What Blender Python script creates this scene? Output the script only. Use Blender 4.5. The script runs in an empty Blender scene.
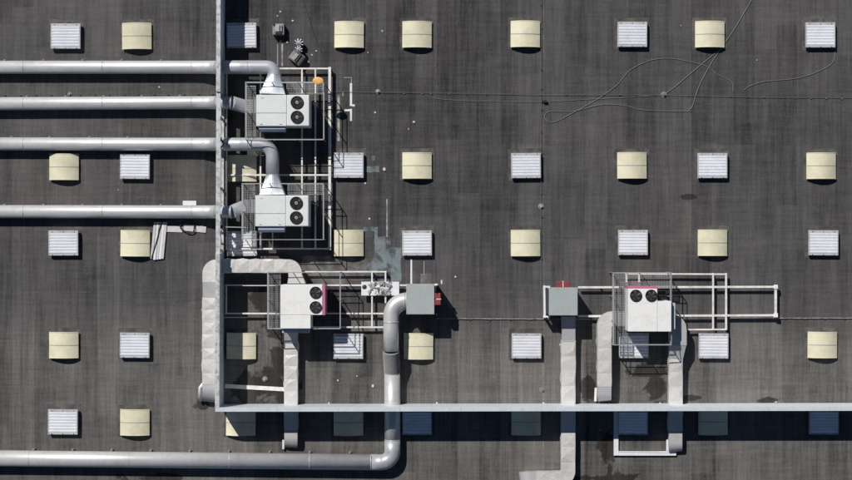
import bpy, math, random
from mathutils import Vector, Matrix
random.seed(7)
S = bpy.context.scene
COL = S.collection
H = 82.0            # camera height over the roof (m)
K = 0.05            # metres per photo pixel on the roof

def P(px, py, z=0.0):
    f = K * (1 - z / H)
    return Vector(((px - 426) * f, (240 - py) * f, z))

# ------------------------------------------------------------------ materials
def new_mat(name):
    m = bpy.data.materials.new(name); m.use_nodes = True
    nt = m.node_tree
    return m, nt, nt.nodes['Principled BSDF']

def N(nt, t, **kw):
    n = nt.nodes.new(t)
    for k, v in kw.items():
        if k in n.inputs: n.inputs[k].default_value = v
        else: setattr(n, k, v)
    return n

def math_(nt, op, a, b=None, clamp=False):
    n = nt.nodes.new('ShaderNodeMath'); n.operation = op; n.use_clamp = clamp
    for i, v in enumerate((a, b)):
        if v is None: continue
        if isinstance(v, (int, float)): n.inputs[i].default_value = v
        else: nt.links.new(v, n.inputs[i])
    return n.outputs[0]

def mix(nt, f, a, b, mode='MIX'):
    n = nt.nodes.new('ShaderNodeMix'); n.data_type = 'RGBA'; n.blend_type = mode
    for i, v in ((0, f), (6, a), (7, b)):
        if isinstance(v, (int, float)): n.inputs[i].default_value = v
        elif isinstance(v, tuple): n.inputs[i].default_value = (*v[:3], 1)
        else: nt.links.new(v, n.inputs[i])
    return n.outputs[2]

def ramp(nt, v, lo, hi):
    n = nt.nodes.new('ShaderNodeMapRange'); n.clamp = True
    n.inputs[1].default_value = lo; n.inputs[2].default_value = hi
    nt.links.new(v, n.inputs[0])
    return n.outputs[0]

def mapped(nt, src, sc, loc=(0, 0, 0)):
    m = nt.nodes.new('ShaderNodeMapping')
    m.inputs['Scale'].default_value = sc; m.inputs['Location'].default_value = loc
    nt.links.new(src, m.inputs['Vector'])
    return m.outputs[0]

def noise(nt, vec, scale, detail=4, rough=0.55, dist=0.0):
    n = nt.nodes.new('ShaderNodeTexNoise')
    n.inputs['Scale'].default_value = scale; n.inputs['Detail'].default_value = detail
    n.inputs['Roughness'].default_value = rough; n.inputs['Distortion'].default_value = dist
    nt.links.new(vec, n.inputs['Vector'])
    return n.outputs[0]

def weathered(name, base, dirt, rough=0.5, metal=0.0, amount=0.35, scale=1.2, fine=14, bump=0.0, spec=0.5, lo=0.42, hi=0.75, mott=0.3, vary=0.0):
    """paint / metal with uneven dirt and fine mottling, in world position"""
    m, nt, b = new_mat(name)
    g = N(nt, 'ShaderNodeNewGeometry').outputs['Position']
    n1 = noise(nt, g, scale, 6, 0.62, 0.4)
    n2 = noise(nt, g, fine, 4, 0.6)
    f = math_(nt, 'MULTIPLY', ramp(nt, n1, lo, hi), amount)
    c = mix(nt, f, base, dirt)
    v = math_(nt, 'ADD', math_(nt, 'MULTIPLY', n2, mott), 1.0 - mott / 2)
    if vary:
        oi = N(nt, 'ShaderNodeObjectInfo').outputs['Random']
        v = math_(nt, 'MULTIPLY', v, math_(nt, 'ADD', math_(nt, 'MULTIPLY', oi, vary), 1.0 - vary * .6))
    cc = nt.nodes.new('ShaderNodeVectorMath'); cc.operation = 'SCALE'
    nt.links.new(c, cc.inputs[0]); nt.links.new(v, cc.inputs['Scale'])
    nt.links.new(cc.outputs[0], b.inputs['Base Color'])
    b.inputs['Metallic'].default_value = metal
    r = math_(nt, 'ADD', math_(nt, 'MULTIPLY', n1, 0.25), rough - 0.12)
    nt.links.new(r, b.inputs['Roughness'])
    b.inputs['Specular IOR Level'].default_value = spec
    if bump:
        bp = N(nt, 'ShaderNodeBump'); bp.inputs['Strength'].default_value = bump; bp.inputs['Distance'].default_value = 0.03
        nt.links.new(n2, bp.inputs['Height']); nt.links.new(bp.outputs[0], b.inputs['Normal'])
    return m

M = {}
M['white'] = weathered('white_paint', (0.80, 0.81, 0.82), (0.45, 0.44, 0.42), 0.5, amount=0.4)
M['vent'] = weathered('vent_white', (0.86, 0.88, 0.92), (0.5, 0.5, 0.52), 0.45, amount=0.35, scale=1.6, mott=0.1, vary=0.12)
M['ventframe'] = weathered('vent_frame_grey', (0.50, 0.51, 0.53), (0.22, 0.21, 0.2), 0.5, amount=0.5, scale=3)
M['cream'] = weathered('cream_plastic', (0.79, 0.75, 0.55), (0.46, 0.43, 0.30), 0.45, amount=0.6, scale=1.1, fine=7, spec=0.35, lo=0.4, hi=0.75, mott=0.2, vary=0.14)
M['flash'] = weathered('flashing_felt', (0.125, 0.115, 0.107), (0.06, 0.057, 0.057), 0.9, amount=0.9, scale=2.2, fine=10, mott=0.7, vary=0.25, lo=0.38, hi=0.6)
M['seam'] = weathered('seam_grey', (0.42, 0.43, 0.40), (0.25, 0.25, 0.22), 0.5)
M['steel'] = weathered('white_steel', (0.84, 0.82, 0.79), (0.35, 0.31, 0.27), 0.55, amount=0.6, scale=3)
M['unit'] = weathered('unit_enamel', (0.76, 0.79, 0.77), (0.50, 0.50, 0.46), 0.4, amount=0.35, scale=0.9, lo=0.45, hi=0.8)
M['unitw'] = weathered('unit_enamel_white', (0.86, 0.86, 0.84), (0.60, 0.54, 0.44), 0.4, amount=0.4, scale=1.1, lo=0.5, hi=0.75)
M['hood'] = weathered('hood_blue_grey', (0.48, 0.54, 0.60), (0.3, 0.32, 0.34), 0.4)
M['boxgrey'] = weathered('box_grey_green', (0.40, 0.44, 0.435), (0.30, 0.325, 0.31), 0.5, amount=0.4)
M['galv'] = weathered('galvanised', (0.64, 0.64, 0.635), (0.42, 0.42, 0.415), 0.40, metal=0.30, amount=0.6, scale=0.9, fine=6, spec=0.35)
M['galvb'] = weathered('galvanised_elbow', (0.52, 0.54, 0.57), (0.30, 0.31, 0.33), 0.40, metal=0.25, amount=0.7, scale=1.8, fine=8, spec=0.4)
M['hoodmetal'] = weathered('galvanised_hood', (0.46, 0.49, 0.53), (0.28, 0.30, 0.33), 0.45, metal=0.4, amount=0.7, scale=2.2, fine=8)
M['flex'] = weathered('flex_sleeve', (0.28, 0.28, 0.29), (0.18, 0.18, 0.18), 0.6, metal=0.2)
M['foil'] = weathered('jacket_sheet', (0.63, 0.62, 0.60), (0.40, 0.32, 0.25), 0.5, metal=0.12, amount=0.6, scale=0.75, fine=5, bump=0.5, lo=0.5, hi=0.8)
def crinkle(m):
    nt = m.node_tree; b = nt.nodes['Principled BSDF']; g = N(nt, 'ShaderNodeNewGeometry').outputs['Position']
    n0 = nt.nodes.new('ShaderNodeTexNoise'); n0.inputs['Scale'].default_value = 2.0; nt.links.new(g, n0.inputs['Vector'])
    va = nt.nodes.new('ShaderNodeVectorMath'); va.operation = 'MULTIPLY_ADD'
    nt.links.new(n0.outputs['Color'], va.inputs[0]); va.inputs[1].default_value = (.35, .35, .35); nt.links.new(g, va.inputs[2])
    vo = nt.nodes.new('ShaderNodeTexVoronoi'); vo.feature = 'DISTANCE_TO_EDGE'; vo.inputs['Scale'].default_value = 3.2; nt.links.new(va.outputs[0], vo.inputs['Vector'])
    n2 = noise(nt, g, 7.0, 5, 0.65, 0.8)
    bp = N(nt, 'ShaderNodeBump'); bp.inputs['Strength'].default_value = 0.26; bp.inputs['Distance'].default_value = 0.05
    nt.links.new(math_(nt, 'ADD', math_(nt, 'MULTIPLY', vo.outputs['Distance'], 1.1), math_(nt, 'MULTIPLY', n2, 0.9)), bp.inputs['Height'])
    nt.links.new(bp.outputs[0], b.inputs['Normal'])
crinkle(M['foil'])
M['foilg'] = weathered('jacket_sheet_grey', (0.50, 0.50, 0.50), (0.34, 0.31, 0.28), 0.5, metal=0.15, amount=0.5, scale=1.2, bump=0.3)
M['black'] = weathered('black_plastic', (0.012, 0.012, 0.013), (0.03, 0.03, 0.03), 0.5)
M['dark'] = weathered('dark_metal', (0.05, 0.05, 0.055), (0.09, 0.085, 0.08), 0.5)
M['blade'] = weathered('fan_blade', (0.10, 0.10, 0.10), (0.2, 0.2, 0.2), 0.45)
M['pink'] = weathered('magenta_panel', (0.55, 0.16, 0.27), (0.42, 0.18, 0.24), 0.45, amount=0.4, scale=3)
M['red'] = weathered('red_enamel', (0.27, 0.05, 0.045), (0.18, 0.05, 0.045), 0.45)
M['orange'] = weathered('orange_plastic', (0.85, 0.42, 0.09), (0.85, 0.62, 0.3), 0.45, amount=0.8, scale=4)
M['grate'] = weathered('grating_steel', (0.46, 0.47, 0.48), (0.2, 0.2, 0.2), 0.55, metal=0.3)
M['rail'] = weathered('rail_steel', (0.42, 0.43, 0.43), (0.25, 0.25, 0.25), 0.5, metal=0.3)
M['cap'] = weathered('capping_speckled', (0.60, 0.61, 0.61), (0.25, 0.24, 0.22), 0.6, amount=0.7, scale=4, fine=25, lo=0.45, hi=0.62)
M['capb'] = weathered('capping_blue_grey', (0.62, 0.67, 0.70), (0.42, 0.45, 0.47), 0.45, amount=0.5, scale=1.5)
M['clad'] = weathered('cladding', (0.74, 0.78, 0.82), (0.56, 0.59, 0.62), 0.5, metal=0.1, amount=0.4)
M['cable'] = weathered('cable_sheath', (0.19, 0.21, 0.16), (0.17, 0.17, 0.15), 0.6)
M['wire'] = weathered('wire_metal', (0.15, 0.145, 0.14), (0.12, 0.11, 0.1), 0.6)
M['stone'] = weathered('pale_stone', (0.62, 0.60, 0.56), (0.4, 0.38, 0.35), 0.8)
M['patch'] = weathered('patch_felt', (0.185, 0.225, 0.235), (0.06, 0.062, 0.062), 0.85, amount=0.95, scale=1.3, fine=5, lo=0.46, hi=0.60, mott=0.7)
M['patchg'] = weathered('patch_grey', (0.17, 0.168, 0.165), (0.075, 0.066, 0.062), 0.85, amount=0.9, scale=1.1, fine=6, lo=0.42, hi=0.6)
M['strip'] = weathered('sealing_strip', (0.42, 0.40, 0.37), (0.12, 0.115, 0.11), 0.7, amount=0.8, scale=2.2, lo=0.46, hi=0.62)
M['lead'] = weathered('grey_plastic', (0.26, 0.26, 0.27), (0.15, 0.15, 0.15), 0.6, scale=5)
M['film'] = weathered('crumpled_film', (0.50, 0.50, 0.51), (0.16, 0.15, 0.15), 0.35, scale=5, amount=0.8)
M['wood'] = weathered('pale_plank', (0.62, 0.60, 0.60), (0.38, 0.36, 0.36), 0.6, amount=0.6, scale=3)

def roof_material():
    m, nt, b = new_mat('roof_membrane')
    pos = N(nt, 'ShaderNodeNewGeometry').outputs['Position']
    sep = N(nt, 'ShaderNodeSeparateXYZ'); nt.links.new(pos, sep.inputs[0])
    X, Y = sep.outputs[0], sep.outputs[1]
    def strips(w, l, seed):
        cx = math_(nt, 'FLOOR', math_(nt, 'DIVIDE', math_(nt, 'ADD', X, seed * 3.7), w))
        off = math_(nt, 'MULTIPLY', math_(nt, 'SINE', math_(nt, 'MULTIPLY', cx, 12.9898 + seed)), l)
        cy = math_(nt, 'FLOOR', math_(nt, 'DIVIDE', math_(nt, 'ADD', Y, off), l))
        cb = nt.nodes.new('ShaderNodeCombineXYZ')
        nt.links.new(cx, cb.inputs[0]); nt.links.new(cy, cb.inputs[1]); cb.inputs[2].default_value = seed
        wn = nt.nodes.new('ShaderNodeTexWhiteNoise'); nt.links.new(cb.outputs[0], wn.inputs['Vector'])
        return wn.outputs['Value']
    s1 = strips(1.06, 9.0, 1.0)
    s2 = strips(0.43, 3.1, 2.0)
    s3 = strips(3.3, 14.0, 5.0)
    # brushed streaks along and across the rolls, in two widths each
    ny = noise(nt, mapped(nt, pos, (7.0, 0.42, 1)), 1.0, 5, 0.65)
    ny2 = noise(nt, mapped(nt, pos, (1.9, 0.14, 1), (3, 9, 0)), 1.0, 4, 0.6)
    nx = noise(nt, mapped(nt, pos, (0.45, 5.5, 1), (5, 2, 0)), 1.0, 5, 0.6)
    big = noise(nt, pos, 0.13, 4, 0.55, 0.5)
    blot = noise(nt, mapped(nt, pos, (1, 1, 1), (40, 7, 0)), 0.75, 6, 0.65, 0.6)
    fine = noise(nt, pos, 9.0, 4, 0.7)
    v = math_(nt, 'MULTIPLY', math_(nt, 'SUBTRACT', s1, 0.5), 0.38)
    for src, a in ((s2, 0.13), (s3, 0.36)):
        v = math_(nt, 'ADD', v, math_(nt, 'MULTIPLY', math_(nt, 'SUBTRACT', src, 0.5), a))
    for src, a in ((ny, 1.15), (ny2, 1.1), (nx, 0.75), (big, 0.7), (blot, 0.6), (fine, 0.8)):
        v = math_(nt, 'ADD', v, math_(nt, 'MULTIPLY', math_(nt, 'SUBTRACT', src, 0.5), a))
    # roll joints: thin scored lines each 1.06 m, cross joints each 1.93 m
    def line(coord, period, width, offs):
        fr = math_(nt, 'FRACT', math_(nt, 'DIVIDE', math_(nt, 'ADD', coord, offs), period))
        d = math_(nt, 'ABSOLUTE', math_(nt, 'SUBTRACT', fr, 0.5))
        return math_(nt, 'LESS_THAN', d, width / period * 0.5)
    gate = ramp(nt, noise(nt, mapped(nt, pos, (0.25, 0.25, 1), (11, 3, 0)), 1.0, 3, 0.6), 0.42, 0.66)
    l1 = math_(nt, 'MULTIPLY', line(X, 1.06, 0.035, 3.7 + 0.53), gate)
    l2 = math_(nt, 'MULTIPLY', line(Y, 0.965, 0.03, 0.3), ramp(nt, ny2, 0.45, 0.7))
    v = math_(nt, 'ADD', v, math_(nt, 'MULTIPLY', l1, 0.30))
    v = math_(nt, 'ADD', v, math_(nt, 'MULTIPLY', l2, 0.22))
    l3 = math_(nt, 'MULTIPLY', line(X, 0.43, 0.03, 2 * 3.7 + .2), ramp(nt, nx, 0.52, 0.7))
    l4 = math_(nt, 'MULTIPLY', line(Y, 0.37, 0.03, 0.1), ramp(nt, ny, 0.5, 0.75))
    v = math_(nt, 'SUBTRACT', v, math_(nt, 'MULTIPLY', l3, 0.30))
    v = math_(nt, 'SUBTRACT', v, math_(nt, 'MULTIPLY', l4, 0.22))
    def band(coord, at, half):
        return math_(nt, 'LESS_THAN', math_(nt, 'ABSOLUTE', math_(nt, 'SUBTRACT', coord, at)), half)
    dash = ramp(nt, noise(nt, mapped(nt, pos, (1.6, 1.6, 1), (2, 8, 0)), 1.0, 4, 0.7), 0.5, 0.62)
    for cc2, at, hf, am in ((X, P(543.5, 0).x, .035, .5), (X, P(434, 0).x, .03, .3), (X, P(24, 0).x, .03, .3), (X, P(330, 0).x, .03, .25),
                            (Y, P(0, 104).y, .03, .3), (Y, P(0, 292).y, .03, .35), (Y, P(0, 303).y, .025, .25), (Y, P(0, 377).y, .03, .3), (Y, P(0, 197).y, .03, .25)):
        v = math_(nt, 'ADD', v, math_(nt, 'MULTIPLY', math_(nt, 'MULTIPLY', band(cc2, at, hf), dash), am))
    v = math_(nt, 'ADD', v, 1.0)
    # more weathered, sand coloured towards the parapet side
    south = ramp(nt, math_(nt, 'ADD', Y, math_(nt, 'MULTIPLY', math_(nt, 'SUBTRACT', blot, 0.5), 3.0)), -2.6, -5.2)
    base = mix(nt, south, (0.079, 0.077, 0.078), (0.120, 0.115, 0.109))
    brown = mix(nt, ramp(nt, big, 0.46, 0.62), base, (0.081, 0.076, 0.0755))
    base = mix(nt, math_(nt, 'SUBTRACT', 1.0, south), base, brown)
    # dried puddle stains and damp stains with their own outlines
    def blob(px, py, rx, ry, soft=0.25, wob=0.9):
        c = P(px, py)
        dx = math_(nt, 'DIVIDE', math_(nt, 'SUBTRACT', X, c.x), rx * K)
        dy = math_(nt, 'DIVIDE', math_(nt, 'SUBTRACT', Y, c.y), ry * K)
        d = math_(nt, 'SQRT', math_(nt, 'ADD', math_(nt, 'MULTIPLY', dx, dx), math_(nt, 'MULTIPLY', dy, dy)))
        w = math_(nt, 'MULTIPLY', math_(nt, 'SUBTRACT', blot, 0.5), wob * 4.6)
        return ramp(nt, math_(nt, 'ADD', d, w), 1.0 + soft, 1.0 - soft)
    damp = None
    for a in ((262, 386, 30, 18), (284, 362, 12, 22), (268, 300, 20, 14), (276, 330, 10, 14), (655, 386, 9, 22), (648, 372, 30, 7),
              (608, 452, 8, 24), (590, 478, 36, 5), (588, 392, 7, 12), (205, 404, 12, 7), (160, 478, 30, 4), (690, 398, 12, 3),
              (770, 400, 14, 3), (688, 197, 7, 2.2)):
        k = blob(*a, soft=0.12)
        damp = k if damp is None else math_(nt, 'MAXIMUM', damp, k)
    pale = None
    for a in ((242, 355, 14, 34), (265, 340, 12, 26), (628, 384, 18, 16), (425, 366, 14, 5), (525, 148, 16, 4), (710, 148, 14, 4),
              (65, 226, 14, 3), (135, 328, 13, 3), (60, 404, 14, 3), (820, 18, 14, 3), (490, 370, 42, 14), (250, 270, 30, 6),
              (340, 440, 70, 6), (450, 396, 60, 5), (730, 396, 40, 8), (820, 20, 14, 4), (300, 100, 16, 40), (690, 476, 30, 5)):
        k = blob(*a, soft=0.5)
        pale = k if pale is None else math_(nt, 'MAXIMUM', pale, k)
    base = mix(nt, math_(nt, 'MULTIPLY', pale, 0.42), base, (0.165, 0.157, 0.147))
    base = mix(nt, math_(nt, 'MULTIPLY', damp, 0.82), base, (0.024, 0.019, 0.016))
    cc = nt.nodes.new('ShaderNodeVectorMath'); cc.operation = 'SCALE'
    nt.links.new(base, cc.inputs[0]); nt.links.new(v, cc.inputs['Scale'])
    nt.links.new(cc.outputs[0], b.inputs['Base Color'])
    b.inputs['Roughness'].default_value = 0.9
    b.inputs['Specular IOR Level'].default_value = 0.25
    bp = N(nt, 'ShaderNodeBump'); bp.inputs['Strength'].default_value = 0.25; bp.inputs['Distance'].default_value = 0.02
    nt.links.new(math_(nt, 'ADD', fine, ny), bp.inputs['Height']); nt.links.new(bp.outputs[0], b.inputs['Normal'])
    return m
M['roof'] = roof_material()

# ------------------------------------------------------------------ mesh helpers
class MB:
    def __init__(s): s.v = []; s.f = []
    def add(s, vs, fs):
        o = len(s.v); s.v += [tuple(p) for p in vs]; s.f += [tuple(i + o for i in f) for f in fs]; return s
    def box(s, x0, y0, z0, x1, y1, z1):
        if x0 > x1: x0, x1 = x1, x0
        if y0 > y1: y0, y1 = y1, y0
        v = [(x0, y0, z0), (x1, y0, z0), (x1, y1, z0), (x0, y1, z0), (x0, y0, z1), (x1, y0, z1), (x1, y1, z1), (x0, y1, z1)]
        return s.add(v, [(0, 3, 2, 1), (4, 5, 6, 7), (0, 1, 5, 4), (1, 2, 6, 5), (2, 3, 7, 6), (3, 0, 4, 7)])
    def pbox(s, px0, py0, px1, py1, z0, z1):      # footprint read at the height of its top
        a = P(px0, py0, z1); b = P(px1, py1, z1)
        return s.box(a.x, b.y, z0, b.x, a.y, z1)
    def bar(s, a, b, w, h=None):                    # box beam between two points
        a = Vector(a); b = Vector(b); h = h or w
        d = (b - a).normalized()
        up = Vector((0, 0, 1)) if abs(d.z) < 0.9 else Vector((0, 1, 0))
        r = d.cross(up).normalized() * w / 2; u = r.cross(d).normalized() * h / 2
        v = [a - r - u, a + r - u, a + r + u, a - r + u, b - r - u, b + r - u, b + r + u, b - r + u]
        return s.add(v, [(0, 1, 2, 3), (4, 7, 6, 5), (0, 4, 5, 1), (1, 5, 6, 2), (2, 6, 7, 3), (3, 7, 4, 0)])
    def sweep(s, pts, secs, caps=True):
        """pts: centreline; secs: one section [(u,v)..] or one per point (u = sideways, v = up)"""
        pts = [Vector(p) for p in pts]; n = len(pts)
        if isinstance(secs[0][0], (int, float)): secs = [secs] * n
        m = len(secs[0]); o = len(s.v)
        prev = None; r = None
        for i in range(n):
            t = (pts[min(i + 1, n - 1)] - pts[max(i - 1, 0)]).normalized()
            if r is None:
                up = Vector((0, 0, 1)) if abs(t.z) < 0.95 else Vector((0, 1, 0))
                r = t.cross(up).normalized()
            else:
                q = prev.rotation_difference(t); r = q @ r
                r = (r - t * r.dot(t)).normalized()
            prev = t; u = r.cross(t)
            sc = 1.0
            if 0 < i < n - 1:
                c = (pts[i] - pts[i - 1]).normalized().dot((pts[i + 1] - pts[i]).normalized())
                sc = 1 / max(0.5, math.sqrt((1 + c) / 2))
            for (a, b) in secs[i]:
                s.v.append(tuple(pts[i] + r * a + u * b))
        for i in range(n - 1):
            for j in range(m):
                k = (j + 1) % m
                s.f.append((o + i * m + j, o + i * m + k, o + (i + 1) * m + k, o + (i + 1) * m + j))
        if caps:
            s.f.append(tuple(o + j for j in range(m))[::-1]); s.f.append(tuple(o + (n - 1) * m + j for j in range(m)))
        return s
    def cyl(s, c, r, h, n=24, r2=None, cap=True):
        r2 = r if r2 is None else r2; c = Vector(c); o = len(s.v)
        for k in range(n):
            a = 2 * math.pi * k / n
            s.v.append((c.x + r * math.cos(a), c.y + r * math.sin(a), c.z))
        for k in range(n):
            a = 2 * math.pi * k / n
            s.v.append((c.x + r2 * math.cos(a), c.y + r2 * math.sin(a), c.z + h))
        for k in range(n):
            j = (k + 1) % n; s.f.append((o + k, o + j, o + n + j, o + n + k))
        if cap:
            s.f.append(tuple(o + k for k in range(n))[::-1]); s.f.append(tuple(o + n + k for k in range(n)))
        return s
    def ring(s, c, ri, ro, h, n=28):
        c = Vector(c); o = len(s.v)
        for z in (0, h):
            for r in (ri, ro):
                for k in range(n):
                    a = 2 * math.pi * k / n; s.v.append((c.x + r * math.cos(a), c.y + r * math.sin(a), c.z + z))
        for k in range(n):
            j = (k + 1) % n
            i0, o0, i1, o1 = o, o + n, o + 2 * n, o + 3 * n
            s.f += [(i1 + k, o1 + k, o1 + j, i1 + j), (i0 + k, i0 + j, o0 + j, o0 + k), (o0 + k, o0 + j, o1 + j, o1 + k), (i0 + k, i1 + k, i1 + j, i0 + j)]
        return s
    def build(s, name, mat, parent=None, smooth=False, bevel=0.0, label=None):
        off = Vector((0, 0, 0)) if parent is None else WL(parent)
        if parent is None and s.v:      # origin of a lone mesh at its base
            xs = [v[0] for v in s.v]; ys = [v[1] for v in s.v]; zs = [v[2] for v in s.v]
            off = Vector(((min(xs) + max(xs)) / 2, (min(ys) + max(ys)) / 2, min(zs)))
        me = bpy.data.meshes.new(name)
        me.from_pydata([tuple(Vector(v) - off) for v in s.v], [], s.f)
        me.materials.append(M[mat] if isinstance(mat, str) else mat)
        if smooth:
            me.polygons.foreach_set('use_smooth', [len(p.vertices) <= 4 for p in me.polygons])
        me.validate(); me.update()
        ob = bpy.data.objects.new(name, me); COL.objects.link(ob)
        if parent is None: ob.location = off
        else: ob.parent = parent
        if bevel:
            bv = ob.modifiers.new('bevel', 'BEVEL'); bv.width = bevel; bv.segments = 2; bv.limit_method = 'ANGLE'
        if label: ob['label'] = label
        return ob

def WL(o):
    v = Vector(o.location)
    while o.parent: o = o.parent; v += Vector(o.location)
    return v

def thing(name, label, cat, loc, group=None):
    o = bpy.data.objects.new(name, None); COL.objects.link(o); o.location = loc
    o.empty_display_size = 0.2
    tag(o, label, cat, group); return o
def tag(o, label, cat, group=None):
    o['label'] = label; o['category'] = cat
    if group: o['group'] = group
    return o
def struct(o): o['kind'] = 'structure'; return o

def circ(r, n=28): return [(r * math.cos(2 * math.pi * k / n), r * math.sin(2 * math.pi * k / n)) for k in range(n)]
def rect(w, h, n=1):
    a, b = w / 2, h / 2
    return [(a, -b), (a, b), (-a, b), (-a, -b)]
def rectn(w, h, n=28):        # rectangle sampled like circ(n) so the two can be lofted
    out = []
    for k in range(n):
        t = 2 * math.pi * k / n; c, s_ = math.cos(t), math.sin(t)
        m = max(abs(c) / (w / 2), abs(s_) / (h / 2)); out.append((c / m, s_ / m))
    return out

def fillet(pts, r, n=8):
    pts = [Vector(p) for p in pts]; out = [pts[0]]
    for i in range(1, len(pts) - 1):
        a, b, c = pts[i - 1], pts[i], pts[i + 1]
        d1 = (a - b).normalized(); d2 = (c - b).normalized()
        ang = d1.angle(d2)
        t = min(r / math.tan(ang / 2), (a - b).length * 0.98, (c - b).length * 0.98)
        rr = t * math.tan(ang / 2)
        cen = b + (d1 + d2).normalized() * (rr / math.sin(ang / 2))
        s0 = b + d1 * t - cen; s1 = b + d2 * t - cen
        for k in range(n + 1):
            q = (s0.normalized().slerp(s1.normalized(), k / n)) * rr if s0.angle(s1) > 1e-4 else s0
            out.append(cen + q)
    out.append(pts[-1]); return out

# ------------------------------------------------------------------ roof and parapets
struct(MB().add([(-110, -90, 0), (110, -90, 0), (110, 90, 0), (-110, 90, 0)], [(0, 1, 2, 3)]).build('flat_roof', 'roof'))

def parapet(label, a, b, capmat, h=2.0, t=0.16, ext=0.0):
    """a -> b runs along the inner (left hand) ribbed face"""
    a = Vector(a); b = Vector(b); d = (b - a).normalized(); nrm = Vector((-d.y, d.x, 0))
    root = thing('parapet_wall', label, 'wall', a)
    L = (b - a).length
    c = MB()
    # ribbed inner sheet: trapezoidal profile, closed to the plain outer face
    prof = []; x = 0.0; p = 0.10; k = 0
    while x < L - p:
        for dx, dy in ((0, 0), (0.030, 0), (0.05, 0.013), (0.080, 0.013)): prof.append((x + dx, dy))
        x += p
    prof.append((L, 0))
    n = len(prof); vs = []
    for (x_, y_) in prof:
        q = a + d * x_ + nrm * y_
        vs += [(q.x, q.y, 0), (q.x, q.y, h - 0.02)]
    c.add(vs, [(2 * i, 2 * i + 2, 2 * i + 3, 2 * i + 1) for i in range(n - 1)])
    c.build('rib_cladding', 'clad', root)
    w = MB(); q0 = a - nrm * 0.003; q1 = b - nrm * 0.003; o0 = a - nrm * t; o1 = b - nrm * t
    w.add([(q0.x, q0.y, 0), (q1.x, q1.y, 0), (o1.x, o1.y, 0), (o0.x, o0.y, 0), (q0.x, q0.y, h - .03), (q1.x, q1.y, h - .03), (o1.x, o1.y, h - .03), (o0.x, o0.y, h - .03)],
          [(0, 1, 5, 4), (1, 2, 6, 5), (2, 3, 7, 6), (3, 0, 4, 7), (4, 5, 6, 7)])
    w.build('wall_core', 'clad', root)
    cm = MB()                       # capping in lengths of about three metres, joint cover plates between
    x = 0.0
    while x < L - 0.01:
        x2 = min(L, x + 3.0)
        i0 = a + d * x + nrm * 0.035; i1 = a + d * (x2 - 0.008) + nrm * 0.035
        e0 = a + d * x - nrm * (t + 0.015); e1 = a + d * (x2 - 0.008) - nrm * (t + 0.015)
        vs = []
        for z in (h - 0.02, h + 0.015):
            vs += [(i0.x, i0.y, z), (i1.x, i1.y, z), (e1.x, e1.y, z), (e0.x, e0.y, z)]
        cm.add(vs, [(0, 3, 2, 1), (4, 5, 6, 7), (0, 1, 5, 4), (1, 2, 6, 5), (2, 3, 7, 6), (3, 0, 4, 7)])
        x = x2
    cm.build('capping', capmat, root, bevel=0.006)
    return root, nrm, d

# west wall: inner face looks east -> run south..north has its left hand to the west, so run north to south
wa = Vector((-10.1 + 0.10, 26.0, 0)); wb = Vector((-10.12, -8.20, 0))
DZ = 1 - 1.9 / H
def wy(py, top=True): return (240 - py) * K * (DZ if top else 1)
def wx(y): return wb.x + (wa.x - wb.x) * (y - wb.y) / (wa.y - wb.y)
yn, ys_ = wy(92), wy(253.5)
parapet('upper solid stretch of the long vertical parapet wall, above the first unit', wa, Vector((wx(yn), yn, 0)), 'cap')
parapet('lower solid stretch of the long vertical parapet wall, beside the third unit', Vector((wx(ys_), ys_, 0)), wb, 'cap')
fe = thing('open_fence', 'open railed stretch of the vertical wall between the first two units and the ducts', 'fence', (wx(0), (yn + ys_) / 2, 0))
def frail(name, x0, x1, z0, z1, mat, w0=0.0):
    vs = []
    for z in (z0, z1):
        vs += [(wx(ys_) + x0, ys_ + .004, z), (wx(ys_) + x1, ys_ + .004, z), (wx(yn) + x1, yn - .004, z), (wx(yn) + x0, yn - .004, z)]
    return MB().add(vs, [(0, 3, 2, 1), (4, 5, 6, 7), (0, 1, 5, 4), (1, 2, 6, 5), (2, 3, 7, 6), (3, 0, 4, 7)]).build(name, mat, fe)
frail('low_wall', -.17, .03, 0, .50, 'cap')
frail('middle_rail', -.13, -.04, .86, 1.10, 'capb')
frail('top_rail', -.12, -.02, 1.55, 1.88, 'clad')
frail('capping', -.175, .03, 1.885, 1.925, 'cap')
for py in (94, 116, 137, 187, 222, 250):
    y = wy(py); MB().box(wx(y) - .125, y - .04, .5, wx(y) - .045, y + .04, 1.55).build('post', 'steel', fe)
for (p0, p1) in ((211, 224.5), (235.5, 224.5), (218, 232), (229, 243)):
    y0_, y1_ = wy(p0), wy(p1)
    MB().bar((wx(y0_) - .08, y0_, 1.5), (wx(y1_) - .08, y1_, .55), .09).build('diagonal_brace', 'steel', fe)
sa = Vector((-10.12 - 0.16, -8.205, 0)); sb = Vector((40.0, -8.13, 0))
south, _, _ = parapet('long horizontal parapet wall with blue-grey capping along the lower side', sa, sb, 'capb')
# ------------------------------------------------------------------ rooflights and vents
def dup(root, loc, label, group=None):
    r = root.copy(); COL.objects.link(r); r.location = loc; r['label'] = label
    for ch in root.children:
        c = ch.copy(); COL.objects.link(c); c.parent = r
        for g_ in ch.children:
            d = g_.copy(); COL.objects.link(d); d.parent = c
    return r

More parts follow.
